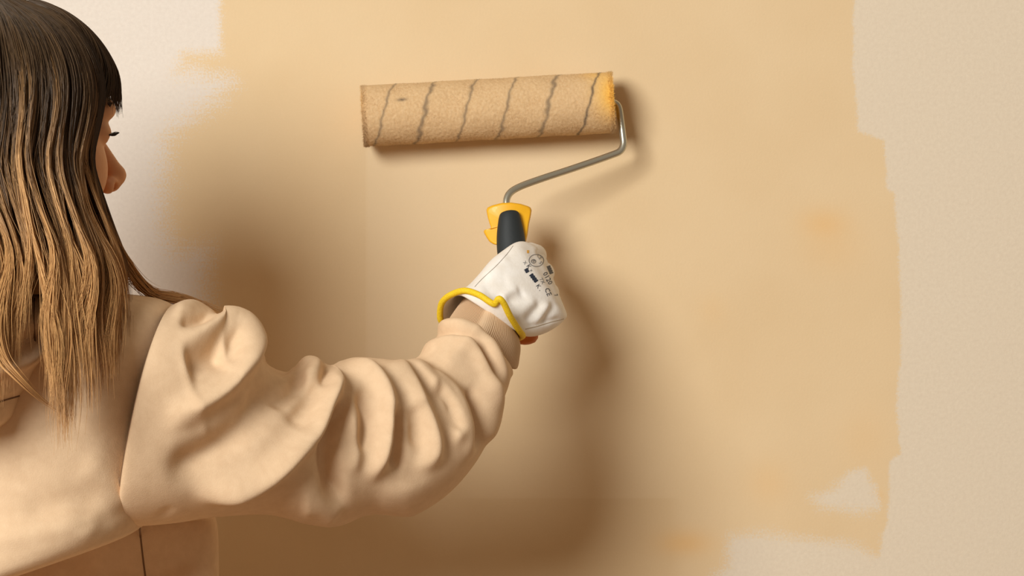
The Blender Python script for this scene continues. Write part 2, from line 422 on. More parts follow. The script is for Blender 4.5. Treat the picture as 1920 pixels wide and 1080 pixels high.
    # guard: thick shaped plastic plate, slightly curved round the grip
    out = np.array([(911.8, 394), (914, 389), (922.8, 385), (941, 380.3), (957.8, 379.5), (976, 382), (990, 386.4), (995, 389), (997, 394), (995.4, 405), (992, 420), (989.6, 438), (987, 451), (983, 458), (960, 460), (935, 460),
                    (926, 458.5), (917.6, 453.4), (912.4, 445.6), (907, 436), (907, 432), (912, 429.8), (918, 430), (920.5, 427), (917.6, 418.4), (914.5, 408)])
    o2 = arc_resample(np.vstack([out, out[:1]]), 121)[:-1]; ctr = np.array([953, 420.0])
    def gr(y, sc):
        q = ctr + (o2 - ctr) * sc; curve = .006 * ((q[:, 0] - 953) / 44) ** 2 - (q[:, 1] - 420) * .00018
        return PV(np.column_stack([q, y + curve]))
    v, f = loft(np.array([gr(-.0975, .9), gr(-.0975, .95), gr(-.096, .985), gr(-.093, 1), gr(-.086, 1), gr(-.083, .985), gr(-.081, .94)]), True, True)
    add('guard', v, to_list(f), yel.m, root)
    # grip
    gs = [(954, 396, 9, -.094), (954.2, 398, 15, -.0945), (954.8, 403, 19, -.095), (955.5, 415, 22, -.097), (957, 440, 26, -.101), (960, 470, 28, -.107), (966, 510, 28, -.117), (973, 550, 27, -.127), (981, 595, 25, -.138), (985, 618, 25, -.144)]
    rings = []
    for x, y, w, d in gs:
        c = P(x, y, d); sc = (d - CAM_Y) / FPX; a = np.linspace(0, 2 * np.pi, 40, endpoint=False)
        tilt = np.array([0.14, -.245 * 1.0, -1.0]); tilt /= np.linalg.norm(tilt); u = np.cross(tilt, [0, 1, 0]); u /= np.linalg.norm(u); vv = np.cross(tilt, u)
        rings.append(c + (np.cos(a)[:, None] * u * w * sc + np.sin(a)[:, None] * vv * min(w * .66 + 1.5, 20) * sc))
    v, f = loft(catmull(np.array(rings), 60), True, True)
    blk = Mat('black_rubber', lin(34, 40, 42), .55); blk.bump(blk.noise(500, 2), .1, .0006)
    add('grip', v, to_list(f), blk.m, root)
    rings = []
    for x, y, w, d in [(985, 614, 24, -.143), (986.5, 625, 24, -.146), (988, 637, 21, -.149), (989, 643, 15, -.1505), (989.4, 645, 8, -.151)]:
        c = P(x, y, d); sc = (d - CAM_Y) / FPX; a = np.linspace(0, 2 * np.pi, 32, endpoint=False)
        rings.append(c + (np.cos(a)[:, None] * u * w * sc + np.sin(a)[:, None] * vv * w * .72 * sc))
    v, f = loft(np.array(rings), True, True)
    org = Mat('orange_plastic', lin(196, 104, 30), .45); add('end_knob', v, to_list(f), org.m, root)
    return root
build_roller()

# ------------------------------------------------------------------ person
person = thing('person', P(60, 540, -.45) * np.array([1, 1, 0]), 'person in beige hoodie with long ombre hair, seen from behind, rolling paint on wall', 'person')
HY = -.45; HS = FPX / (HY - CAM_Y)                       # px per metre at the head
YAW = math.radians(40); HF = np.array([math.cos(YAW), math.sin(YAW), 0]); HR = np.array([math.sin(YAW), -math.cos(YAW), 0]); HU = np.array([0, 0, 1.0])
HC = P(6, 246, HY)
def H(f, r, u): return HC + f * HF + r * HR + u * HU
HM = np.array([HF, HR, HU])

def skin_mat():
    m = Mat('skin', rough=.5, Subsurface_Weight=.12); m.b.inputs['Subsurface Radius'].default_value = (.008, .003, .002); m.b.inputs['Subsurface Scale'].default_value = .5
    m.color(m.ramp(m.noise(60, 3), [(.3, lin(206, 144, 98)), (.7, lin(216, 156, 110))])); m.bump(m.noise(900, 3), .08, .0006); return m
SKIN = skin_mat()
# finger chains: knuckle, middle joint, end joint, tip (px, px, depth)
FING = {'index': [(982, 482, -.166), (1004, 479, -.124), (984, 474, -.084), (954, 480, -.086)],
        'middle': [(1000, 512, -.168), (1018, 512, -.122), (994, 509, -.086), (957, 510, -.092)],
        'ring': [(1010, 548, -.170), (1027, 550, -.128), (1004, 548, -.096), (967, 546, -.101)],
        'little': [(1014, 582, -.172), (1030, 588, -.136), (1008, 588, -.110), (978, 584, -.113)],
        'thumb': [(918, 545, -.180), (930, 520, -.150), (943, 502, -.113), (960, 492, -.085)]}
def build_body():
    # fine head
    f = Field(HC + [-.13, -.13, -.20], HC + [.15, .14, .13], .0016)
    E = lambda c, r, k=.012, sub=False: f.ell(H(*c), HM, r, k, sub)
    E((-.004, 0, .022), (.086, .071, .086)); E((.036, 0, -.03), (.055, .056, .085), .02)
    for sg in (1, -1):
        f.cone(H(.0, .047 * sg, -.06), H(.066, .012 * sg, -.104), .015, .014, .02)
        E((.055, .032 * sg, -.034), (.026, .022, .026), .02)
    f.cone(H(.074, -.008, -.103), H(.074, .008, -.103), .015, .015, .015)
    f.cone(H(.084, -.03, .02), H(.084, .03, .02), .012, .012, .018)
    for sg in (1, -1):
        f.ell(H(.100, .033 * sg, .001), HM, (.013, .016, .010), .012, True); f.ell(H(.0745, .033 * sg, 0), HM, (.0142, .0145, .0125), .004); f.ell(H(.0885, .034 * sg, -.004), HM, (.006, .011, .0022), .002, True)
    f.cone(H(.086, 0, .006), H(.1165, 0, -.036), .0065, .0088, .009); f.cone(H(.1165, 0, -.036), H(.112, 0, -.043), .0088, .0085, .004)
    for sg in (1, -1):
        f.cone(H(.104, .010 * sg, -.045), H(.100, .0125 * sg, -.047), .0078, .007, .006)
        f.ell(H(.1090, .0130 * sg, -.0478), HM, (.0058, .0100, .0050), .001, True)
    E((.088, 0, -.067), (.012, .022, .009), .006); E((.089, 0, -.0725), (.012, .020, .0045), .003); E((.087, 0, -.083), (.012, .018, .006), .004)
    f.cone(H(-.012, 0, -.07), H(-.035, 0, -.22), .05, .054, .025)
    for sg in (1, -1):
        f.ell(H(-.008, .074 * sg, -.012), HM, (.017, .007, .030), .006); f.ell(H(-.003, .082 * sg, -.010), HM, (.009, .005, .018), .004, True)
    hv, hf = surface_nets(f.F, f.o, f.h); hv = smooth(hv, hf, 2, .4)
    # trunk, arms and hands
    g = Field([-.72, -.66, .86], [.09, -.03, 1.45], .0042)
    I = np.eye(3)
    ch = P(-20, 770, -.46); g.ell(ch, I, (.14, .078, .12), .03); g.ell(P(60, 1150, -.36), I, (.11, .042, .19), .02); g.ell(P(60, 1480, -.43), I, (.12, .04, .13), .02)
    g.cone(H(-.03, 0, -.12), P(10, 640, -.48), .054, .06, .03)
    sh = P(285, 770, -.475); g.cone(P(30, 650, -.47), sh, .045, .04, .03)
    el = P(770, 815, -.335); wr = P(912, 590, -.197)
    g.cone(sh, el, .039, .035, .02); g.cone(el, wr, .033, .021, .012)
    for k, ch in FING.items():
        w = PV(ch)
        g.cone(wr, w[0], .017, .0095, .008)
        for a, b, r0, r1 in zip(w[:-1], w[1:], (.0085, .0080, .0075), (.0080, .0075, .007)): g.cone(a, b, r0, r1, .003)
    ls = P(-340, 680, -.47); le = P(-420, 1250, -.48); lw = P(-400, 1640, -.42)
    g.cone(P(-60, 620, -.47), ls, .05, .05, .03); g.cone(ls, le, .047, .038, .02); g.cone(le, lw, .038, .027, .015)
    bv, bf = surface_nets(g.F, g.o, g.h); bv = smooth(bv, bf, 2, .4)
    V = np.vstack([hv, bv]); F = np.vstack([hf, bf + len(hv)])
    body = add('body', V, F, SKIN.m, person)
    # left hand hanging (outside the picture) as part of the same skin mesh is left to the sleeve
    white = Mat('eye_white', lin(225, 218, 210), .15); 
    iris = white.ramp(white.attr('iris'), [(.4, lin(225, 218, 210)), (.5, lin(70, 46, 30)), (.75, lin(60, 40, 26)), (.8, lin(8, 8, 8))], 'CONSTANT'); white.color(iris)
    dark = Mat('dark_lash', lin(28, 20, 16), .6)
    brow = Mat('brow_hair', lin(66, 46, 32), .7)
    for sg in (1, -1):
        c = H(.0735, .033 * sg, 0); th = np.linspace(0, np.pi, 17)[1:-1]; ph = np.linspace(0, 2 * np.pi, 28, endpoint=False)
        R = np.array([c + .0122 * (np.cos(t) * HF + np.sin(t) * (np.cos(ph)[:, None] * HR + np.sin(ph)[:, None] * HU)) for t in th])
        v, q = loft(R, True, True); d = (v - c) @ HF / .0122
        add('eye', v, to_list(q), white.m, person, attrs={'iris': np.clip((d - .6) / .4, 0, 1)})
        # upper lid and lashes
        tube_pts = [H(.0755 + .0138 * math.cos(a) * .95, (.033 + .0128 * math.sin(a)) * sg, .0005 - .003 * abs(math.sin(a))) for a in np.linspace(-1.1, 1.1, 13)]
        v, q = tube(tube_pts, .0012, 6); parts = [(v, to_list(q))]
        for a in np.linspace(-1.15, 1.15, 26):
            b = H(.0755 + .0138 * math.cos(a) * .95, (.033 + .0128 * math.sin(a)) * sg, .0005 - .003 * abs(math.sin(a)))
            dv = (math.cos(a) * HF + math.sin(a) * sg * HR)
            pts = [b, b + dv * .004 - HU * .001, b + dv * .0075 + HU * .0012]
            v, q = tube(pts, [.0006, .00045, .0002], 4); parts.append((v, to_list(q)))
        V_, F_ = join(parts); add('eyelash', V_, F_, dark.m, person)
        parts = []
        for k, a in enumerate(np.linspace(0, 1, 40)):
            b = H(.0945 - .018 * a * a - .001, (.012 + .04 * a) * sg, .0205 + .006 * math.sin(a * 2.4)); dv = (HR * sg * .8 - HF * .35 * a + HU * (.6 - a)); dv /= np.linalg.norm(dv)
            v, q = tube([b - dv * .002 + HF * .0005, b + dv * .003 + HF * .0016, b + dv * .007 + HF * .001], [.0007, .0007, .0002], 4); parts.append((v, to_list(q)))
        V_, F_ = join(parts); add('eyebrow', V_, F_, brow.m, person)
    return body
build_body()

# ------------------------------------------------------------------ hoodie
def fleece(name, c0, c1, rib=False):
    m = Mat(name, rough=.92, Specular_IOR_Level=.12, Sheen_Weight=.06, Sheen_Roughness=.5)
    m.b.inputs['Sheen Tint'].default_value = lin(250, 225, 190)
    c = m.ramp(m.noise(90, 4, .6), [(.3, c0), (.7, c1)])
    m.color(c)
    if not rib:
        wv = m.math('ADD', m.noise(1, 2, .5, vec=m.scaled((500, 500, 1600))), m.noise(1, 2, .5, vec=m.scaled((1500, 1500, 500))))
        m.bump(m.math('ADD', wv, m.math('MULTIPLY', m.noise(160, 3), .8)), .22, .0007)
    return m
FLEECE = fleece('beige_fleece', lin(219, 188, 152), lin(228, 198, 162))
RIB = fleece('beige_rib', lin(204, 172, 136), lin(214, 183, 147), True)
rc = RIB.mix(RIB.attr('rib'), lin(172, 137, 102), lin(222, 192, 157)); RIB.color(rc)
STITCH = Mat('seam_thread', lin(120, 90, 62), .8)

def h_ring(py, xl, xr, yc, back, front, n=220, ex=.8, slope=0.0, xs=0):
    """horizontal cross-section of the trunk at image row py (taken at depth yc)"""
    th = np.linspace(0, 2 * np.pi, n, endpoint=False); c, s = np.cos(th), np.sin(th)
    x = (xl + xr) / 2 + (xr - xl) / 2 * np.sign(c) * np.abs(c) ** ex
    d = np.where(s > 0, back, front) * np.sign(s) * np.abs(s) ** .65
    yy = yc - d; sc = (yc - CAM_Y) / FPX
    z = CAM_Z - (py + slope * (np.maximum(x, -40) - 245) - 540) * sc
    return np.column_stack([(x - 960) * sc, yy, z])

def build_hoodie():
    # upper trunk, blousing over at its lower rim
    lv = [(548, -60, 150, -.45, .05, .05, 0), (552, -200, 240, -.46, .075, .07, 0), (562, -300, 300, -.465, .09, .08, 0), (585, -355, 330, -.47, .105, .09, 0), (640, -385, 335, -.47, .125, .10, 0), (720, -392, 322, -.47, .135, .11, 0),
          (800, -390, 305, -.47, .14, .115, -.08), (880, -388, 292, -.472, .143, .115, -.18), (940, -386, 283, -.474, .146, .115, -.27), (970, -384, 278, -.476, .147, .112, -.31), (986, -380, 270, -.477, .143, .108, -.33), (996, -372, 262, -.477, .133, .10, -.33), (1000, -350, 240, -.476, .11, .085, -.33), (994, -300, 200, -.474, .08, .06, -.33)]
    R = np.array([h_ring(a, b, c, d, e, f, slope=g) for a, b, c, d, e, f, g in lv]); R = catmull(R, 190)
    V, F = loft(R, True, True)
    fl = [([(60, 600), (140, 620), (200, 650)], .004, 40, 40), ([(-50, 1015), (60, 1000), (130, 985), (170, 960)], .007, 26, 34), ([(40, 960), (120, 945), (200, 930)], -.004, 30, 22), ([(150, 1010), (172, 985), (160, 962)], .003, 14, 14),
          ([(230, 600), (190, 720), (175, 830)], .004, 50, 40), ([(110, 640), (120, 740), (105, 840)], -.004, 45, 45),
          ([(150, 860), (210, 900), (240, 960)], .004, 40, 30)]
    Fq = F[:grid_faces(190, 220).shape[0]]
    V = folds(V, Fq, fl)
    # lower trunk, further from the viewer
    lv2 = [(935, -230, 345, -.345, .05, .08), (960, -270, 385, -.345, .058, .088), (985, -290, 404, -.345, .060, .09), (1080, -300, 408, -.345, .060, .09), (1200, -310, 408, -.37, .08, .095), (1330, -325, 412, -.42, .105, .11), (1560, -340, 418, -.45, .125, .13), (1600, -332, 408, -.455, .118, .125), (1690, -328, 402, -.455, .115, .12)]
    R2 = catmull(np.array([h_ring(*a) for a in lv2]), 190); V2, F2 = loft(R2, True, True)
    Fq2 = F2[:grid_faces(190, 220).shape[0]]
    V2 = folds(V2, Fq2, [([(200, 1000), (190, 1050), (170, 1120)], .006, 16, 30), ([(120, 1040), (90, 1100), (60, 1160)], .006, 30, 30), ([(268, 960), (270, 1030), (276, 1110)], -.005, 7, 4), ([(330, 1060), (345, 1110), (340, 1170)], .005, 30, 30)])
    hoodie = add('hoodie', *join([(V, to_list(F)), (V2, to_list(F2))]), FLEECE.m, person)
    # sleeve of the raised arm
    st = [((330, 580), (248, 974), -.478, .088, (-38, 20)), ((322, 573), (243, 986), -.482, .104, (-34, 20)), ((362, 569), (325, 981), -.470, .107, (-24, 12)), ((392, 585), (385, 972), -.458, .106, (-16, 6)), ((414, 597), (425, 968), -.450, .104, (-10, 3)), ((437, 597), (455, 966), -.443, .103, (-8, 2)),
          ((462, 608), (480, 965), -.436, .102, (-4, 0)), ((482, 642), (508, 966), -.428, .100, (0, 0)), ((504, 676), (536, 972), -.418, .099, (4, 0)), ((534, 690), (570, 982), -.407, .097, (6, 0)), ((556, 690), (600, 987), -.396, .096, (8, 0)), ((578, 677), (628, 988), -.386, .095, (9, 0)), ((604, 684), (655, 980), -.377, .094, (10, 0)),
          ((622, 690), (680, 969), -.369, .093, (11, 0)), ((640, 677), (705, 965), -.362, .092, (12, 0)), ((670, 671), (740, 967), -.352, .090, (13, 0)), ((710, 672), (778, 966), -.341, .088, (13, 2)), ((742, 680), (840, 925), -.324, .084, (12, 6)), ((770, 679), (888, 870), -.308, .080, (10, 8)), ((786, 668), (918, 820), -.293, .076, (8, 10)),
          ((798, 650), (936, 775), -.279, .073, (6, 4)), ((815, 629), (948, 735), -.265, .071, (5, -6)), ((829, 612), (956, 712), -.252, .070, (4, -16)), ((838, 604), (962, 701), -.243, .067, (3, -20)), ((845, 602), (958, 694), -.238, .056, (2, -16)), ((846, 608), (950, 690), -.238, .046, (0, -8))]
    M, N = 420, 300
    R = catmull(np.array([px_ring(U, L, yc, hd, N, bow, .8, .72) for U, L, yc, hd, bow in st]), M)
    V, F = loft(R)
    fl = [
        # shoulder pleats
        ([(322, 596), (345, 576), (372, 572), (408, 602)], .006, 12, 14), ([(336, 600), (366, 603), (396, 604)], -.007, 9, 9),
        ([(328, 643), (362, 630), (400, 614), (432, 607), (457, 618), (471, 648), (458, 694), (422, 732), (362, 768), (300, 800)], .017, 13, 22), ([(348, 684), (390, 672), (425, 662)], -.012, 26, 28), ([(428, 628), (436, 650), (424, 682)], -.004, 16, 12),
        ([(512, 690), (504, 725), (482, 775), (438, 822), (376, 864), (300, 892)], -.015, 30, 32), ([(500, 665), (520, 684), (548, 692)], -.008, 9, 12),
        ([(338, 640), (352, 705), (367, 766), (407, 835)], .0022, 5, 7),
        ([(322, 950), (310, 962), (297, 972)], -.003, 5, 5),
        # long fold from crook to underarm
        ([(540, 694), (568, 676), (590, 684), (585, 706), (560, 735)], .008, 12, 14), ([(575, 702), (550, 735), (520, 765)], -.008, 12, 20),
        ([(652, 676), (628, 694), (621, 738), (600, 784), (566, 832), (523, 873), (478, 899), (415, 922), (355, 934)], .021, 16, 22),
        ([(596, 722), (576, 770), (545, 806)], -.006, 16, 24),
        ([(612, 690), (605, 715), (608, 740)], -.006, 8, 8),
        # valley and folds of the upper arm towards the elbow
        ([(652, 738), (632, 790), (622, 845), (630, 905), (640, 958)], -.017, 14, 22), ([(560, 950), (600, 955), (634, 978)], .005, 26, 16),
        ([(640, 676), (690, 698), (720, 738), (726, 790), (714, 850), (690, 912)], .014, 13, 13),
        ([(672, 724), (688, 770), (686, 815), (672, 850)], -.010, 11, 13), ([(655, 760), (668, 830), (660, 895)], .004, 12, 12),
        ([(744, 760), (750, 825), (740, 890)], -.012, 9, 13),
        ([(705, 676), (752, 712), (784, 768), (806, 825), (800, 862), (764, 880)], .015, 17, 13),
        ([(772, 760), (780, 800), (776, 840)], -.007, 12, 9),
        ([(748, 682), (790, 712), (826, 748), (850, 800), (846, 850)], .012, 20, 7), ([(806, 728), (834, 756), (848, 790), (858, 818)], -.012, 7, 8),
        ([(790, 690), (846, 728), (870, 775), (878, 828), (862, 872)], .006, 12, 12), ([(872, 720), (892, 760), (898, 806), (890, 846)], -.011, 12, 9),
        ([(905, 700), (925, 745), (925, 800), (905, 840)], .007, 12, 14), ([(700, 930), (760, 920), (830, 880), (880, 820)], .004, 20, 30),
        # rolled band next to the cuff
        ([(768, 668), (800, 645), (852, 632), (890, 650), (912, 692), (928, 738), (932, 778)], .006, 9, 13), ([(780, 652), (812, 632), (852, 622), (893, 636), (920, 676), (938, 724)], -.009, 7, 8),
        ([(792, 640), (822, 616), (858, 610), (900, 626), (930, 668), (944, 716), (944, 750)], .007, 9, 9),
        ([(905, 606), (870, 648), (826, 690)], .0028, 16, 9), ([(815, 700), (770, 690), (730, 690)], .003, 14, 14)]
    V = folds(V, F, fl, -.35, .3, 7); V = smooth(V, F, 2, .4)
    sleeve = add('sleeve', V, F, FLEECE.m, hoodie)
    ii = np.arange(int(N * .04), int(N * .47)); q = V[9 * N + ii]; v, f = tube(q + np.array([-.0004, -.0006, 0]), .0007, 8); add('seam', v, to_list(f), STITCH.m, hoodie)
    # ribbed cuff
    cs = [((842, 603), (955, 690), -.236, .052, (4, 6)), ((838, 606), (969, 690), -.232, .055, (4, 6)), ((845, 594), (974, 668), -.222, .053, (6, 4)), ((856, 578), (975, 648), -.212, .050, (8, 2)), ((868, 562), (970, 628), -.203, .047, (8, 0)), ((880, 548), (962, 606), -.196, .043, (6, 0)), ((884, 546), (958, 600), -.196, .037, (6, 0))]
    N2 = 1280; R = catmull(np.array([px_ring(U, L, yc, hd, N2, bow, .9) for U, L, yc, hd, bow in cs]), 70)
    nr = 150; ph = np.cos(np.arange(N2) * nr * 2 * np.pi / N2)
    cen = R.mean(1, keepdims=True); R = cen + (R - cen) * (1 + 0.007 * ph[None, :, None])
    V, F = loft(R); V = folds(V, F, [([(925, 575), (912, 600), (898, 625)], .002, 14, 8)])
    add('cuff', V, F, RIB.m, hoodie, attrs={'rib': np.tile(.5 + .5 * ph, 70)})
    # armhole seam: stitched groove line following the first sleeve ring
    dg = bvh_of(hoodie, sleeve)
    seam(dg, arc_resample(catmull(np.array([(262, 990), (266, 1030), (272, 1078), (280, 1130)], float), 40), 30), .0009, STITCH, hoodie, lift=-.0003)
    # hanging sleeve of the other arm
    ls = [((-290, 640), -.46, .06), ((-315, 670), -.465, .085), ((-345, 720), -.47, .088), ((-385, 850), -.475, .075), ((-425, 1200), -.48, .066), ((-420, 1400), -.46, .058), ((-405, 1560), -.435, .05), ((-402, 1620), -.428, .036)]
    pts = catmull(np.array([np.r_[PV((*a, b)), r] for a, b, r in ls]), 60); v, q = tube(pts[:, :3], pts[:, 3], 60); add('sleeve', v, to_list(q), FLEECE.m, hoodie)
    # hood lying on the back
    hv = [(540, -150, 70, -.49, .055, .05), (548, -225, 96, -.51, .085, .06), (575, -255, 104, -.525, .112, .07), (615, -262, 104, -.535, .130, .07), (650, -258, 98, -.54, .140, .07), (690, -245, 84, -.545, .146, .07), (735, -225, 64, -.548, .146, .07), (775, -195, 40, -.55, .138, .07), (800, -165, 15, -.55, .108, .06), (812, -130, -20, -.55, .085, .05)]
    R = catmull(np.array([h_ring(*a, n=160) for a in hv]), 120); V, F = loft(R, True, True); Fq = F[:grid_faces(120, 160).shape[0]]
    V = folds(V, Fq, [([(-40, 700), (24, 684), (70, 660), (100, 640)], .010, 8, 16), ([(-40, 674), (20, 660), (60, 645), (95, 615)], -.010, 18, 10), ([(-60, 770), (10, 752), (62, 734)], -.004, 6, 6), ([(-40, 800), (5, 786), (40, 768)], .006, 12, 16), ([(64, 560), (62, 610), (70, 645)], -.003, 4, 4)])
    hood = add('hood', V, to_list(F), FLEECE.m, hoodie)
    b2 = bvh_of(hood)
    seam(b2, arc_resample(catmull(np.array([(-60, 772), (0, 753), (58, 736)], float), 30), 30), .0008, STITCH, hoodie)
    seam(b2, arc_resample(np.array([(64, 560), (63, 600), (66, 640)], float), 20), .0008, STITCH, hoodie)
    return hoodie, sleeve, hood

def bvh_of(*obs):
    V = []; F = []; o = 0
    for ob in obs:
        me = ob.data; off = np.array(ob.matrix_basis.translation)
        p = ob.parent
        while p is not None: off = off + np.array(p.location); p = p.parent
        co = np.empty(len(me.vertices) * 3, np.float32); me.vertices.foreach_get('co', co); V.append(co.reshape(-1, 3) + off)
        F += [[i + o for i in pl.vertices] for pl in me.polygons]; o += len(me.vertices)
    return BVHTree.FromPolygons(np.vstack(V).tolist(), F)
CAMP = Vector((0, CAM_Y, CAM_Z))
def hit(bvh, px, py):
    d = (Vector(P(px, py, 0)) - CAMP).normalized(); r = bvh.ray_cast(CAMP, d)
    return (np.array(r[0]), np.array(r[1])) if r[0] is not None else (None, None)
def seam(bvh, pts, rad, mat, parent, lift=0.0, name='seam'):
    out = []
    for px, py in pts:
        p, n = hit(bvh, px, py)
        if p is not None: out.append(p + n * lift)
    if len(out) > 4:
        q = np.array(out)
        for _ in range(3): q[1:-1] = .5 * q[1:-1] + .25 * (q[:-2] + q[2:])
        v, f = tube(q, rad, 8); return add(name, v, to_list(f), mat.m, parent)
HOODIE, SLEEVE, HOOD = build_hoodie()

# ------------------------------------------------------------------ glove
def build_glove():
    leather = Mat('white_leather', rough=.6, Specular_IOR_Level=.35)
    leather.color(leather.ramp(leather.noise(70, 4, .6), [(.25, lin(236, 229, 217)), (.7, lin(247, 243, 236))])); leather.bump(leather.math('ADD', leather.noise(420, 4), leather.math('MULTIPLY', leather.noise(110, 3), 1.2)), .22, .0009)
    N = 160
    ring0 = [(829, 604, -.190), (825, 588, -.200), (829, 567, -.212), (845, 553, -.226), (871, 545, -.240), (898, 553, -.252), (918, 566, -.258), (928, 570, -.258), (935, 560, -.262), (944, 568, -.260), (957, 594, -.250), (975, 622, -.228),
             (980, 630, -.205), (965, 634, -.178), (930, 630, -.158), (885, 622, -.152), (850, 614, -.165)]
    r0 = arc_resample(np.vstack([catmull(ring0, 300, True), catmull(ring0, 300, True)[:1]]), N + 1)[:-1]
    # start all rings at the thumb-side silhouette, run over the side seen here first
    def ringp(Lp, Rp, yc, near, far, skew=0):
        th = np.linspace(0, 2 * np.pi, N, endpoint=False); c, s = np.cos(th), np.sin(th)
        Lp, Rp = np.array(Lp, float), np.array(Rp, float); ce, a = (Lp + Rp) / 2, (Lp - Rp) / 2
        q = ce + a * (np.sign(c) * np.abs(c) ** .85)[:, None]
        y = yc - np.where(s > 0, near, far) * np.sign(s) * np.abs(s) ** .8 + skew * c
        return np.column_stack([q, y])
    k = 14                                                 # ring0 index that matches theta = 0
    r0 = np.roll(r0, -k, axis=0)
    rs = [r0, ringp((858, 548), (979, 627), -.202, .046, .046), ringp((878, 535), (988, 631), -.196, .040, .038), ringp((898, 514), (1006, 630), -.189, .036, .030), ringp((920, 488), (1026, 623), -.182, .033, .024), ringp((944, 469), (1046, 611), -.174, .031, .022),
          ringp((966, 455), (1060, 598), -.166, .028, .022), ringp((984, 453), (1063, 592), -.158, .024, .020), ringp((1004, 461), (1062, 586), -.151, .021, .016), ringp((1018, 474), (1058, 576), -.144, .014, .010), ringp((1026, 488), (1052, 566), -.140, .004, .004)]
    R = PV(catmull(np.array(rs), 170))
    V, F = loft(R, False, True); Fq = F[:grid_faces(170, N).shape[0]]
    fl = [([(938, 562), (954, 550), (976, 542)], .0035, 7, 9), ([(950, 570), (966, 556), (986, 548)], -.0030, 9, 9),
          ([(962, 604), (984, 580), (1008, 560)], .0022, 9, 9), ([(984, 606), (1000, 586), (1018, 566)], -.0032, 7, 8), ([(996, 612), (1014, 590), (1034, 564)], .0030, 8, 8), ([(1016, 610), (1026, 590), (1040, 566)], -.0030, 6, 7),
          ([(984, 613), (1020, 604), (1058, 596)], -.002, 5, 4), ([(1004, 466), (1024, 484), (1034, 505)], -.0025, 7, 6),
          ([(905, 520), (930, 500), (955, 478)], .0012, 10, 14), ([(905, 548), (930, 532), (958, 524)], -.0015, 14, 14)]
    V = folds(V, Fq, fl, .0, .3, 4); V = smooth(V, Fq, 1, .4)
    parts = [(V, to_list(F))]
    # inside of the cuff: lining a little within the shell
    Ri = V[:170 * N].reshape(170, N, 3)[:70]; cen = Ri.mean(1, keepdims=True); dv = Ri - cen; Ri = cen + dv * (1 - .0022 / np.linalg.norm(dv, axis=2, keepdims=True))
    v, f = loft(Ri); parts.append((v, [list(map(int, q[::-1])) for q in f]))
    # fingers closing round the grip
    for nm, ch in FING.items():
        w = arc_resample(catmull(PV(ch), 60), 44); t = np.linspace(0, 1, 44)
        r = .0128 - .0022 * t + .0006 * np.sin(t * 9) ; r = r * np.sqrt(np.clip((1.0 - t) / .12, .05, 1)) ** .9
        if nm == 'index': r = r * .98
        if nm == 'little': r = r * .9
        v, f = tube(w, r, 24); parts.append((v, to_list(f)))
    V_, F_ = join(parts)
    glove = add('glove', V_, F_, leather.m, person)
    trim = Mat('yellow_trim', rough=.7); tv = trim.noise(1, 2, .5, vec=trim.scaled((900, 900, 900)))
    trim.color(trim.ramp(tv, [(.3, lin(226, 186, 14)), (.7, lin(248, 216, 36))])); trim.bump(tv, .4, .0008)
    q = np.vstack([PV(r0), PV(r0)[:2]]); v, f = tube(q, .0031, 12, False); add('cuff_trim', v, to_list(f), trim.m, glove)
    bv = bvh_of(glove)
    th = Mat('dark_thread', lin(132, 118, 98), .8)
    seam(bv, arc_resample(catmull(np.array([(962, 461), (951, 476), (930, 499), (905, 522), (890, 538)], float), 40), 40), .0003, th, glove)
    seam(bv, arc_resample(catmull(np.array([(985, 617), (1010, 611), (1036, 603), (1057, 598)], float), 30), 30), .00045, Mat('pale_thread', lin(186, 170, 146), .8), glove)
    # printed marks on the back of the glove, draped over the leather
    ink = Mat('blue_black_ink', lin(40, 50, 66), .7); pale = Mat('grey_ink', lin(120, 122, 126), .7); navy = Mat('navy_ink', lin(14, 40, 70), .6); yel = Mat('yellow_ink', lin(240, 180, 70), .7)
    def drape(name, pts2, faces, mat):
        V = []
        for px, py in pts2:
            p, n = hit(bv, px, py)
            if p is None: return
            V.append(p + n * .00025)
        add(name, np.array(V), faces, mat.m, glove, shade=False)
    def text(body, cx, cy, size, ang, mat, sx=1.0):
        cu = bpy.data.curves.new('print', 'FONT'); cu.body = body; cu.size = 1; cu.align_x = 'CENTER'; cu.align_y = 'CENTER'; cu.resolution_u = 2
        ob = bpy.data.objects.new('print', cu); COL.objects.link(ob); dgr = bpy.context.evaluated_depsgraph_get(); me = bpy.data.meshes.new_from_object(ob.evaluated_get(dgr))
        co = [(v.co.x * size * sx, -v.co.y * size) for v in me.vertices]; fc = [list(p.vertices) for p in me.polygons]
        bpy.data.objects.remove(ob, do_unlink=True); bpy.data.curves.remove(cu); bpy.data.meshes.remove(me)
        a = math.radians(ang); ca, sa = math.cos(a), math.sin(a)
        drape('print', [(cx + x * ca - y * sa, cy + x * sa + y * ca) for x, y in co], fc, mat)
    def annulus(cx, cy, r0, r1, mat):
        a = np.linspace(0, 2 * np.pi, 40, endpoint=False)
        pts = [(cx + r * math.cos(t), cy + r * math.sin(t) * .82) for r in (r0, r1) for t in a]
        drape('print', pts, [[i, (i + 1) % 40, 40 + (i + 1) % 40, 40 + i] for i in range(40)], mat)
    def patch(cx, cy, L, W, ang, mat):
        a = math.radians(ang); u = np.array([math.cos(a), math.sin(a)]); w = np.array([-u[1], u[0]]); pts = []; n = 10
        for i in range(n + 1):
            for s in (-1, 1): pts.append(tuple(np.array([cx, cy]) + u * L * (i / n - .5) + w * s * W * (.5 + .12 * math.sin(i * 2.3 + s))))
        drape('print', pts, [[2 * i, 2 * i + 2, 2 * i + 3, 2 * i + 1] for i in range(n)], mat)
    annulus(1005.5, 488.5, 13.2, 14.4, pale); annulus(1000, 490, 3.6, 4.8, pale)
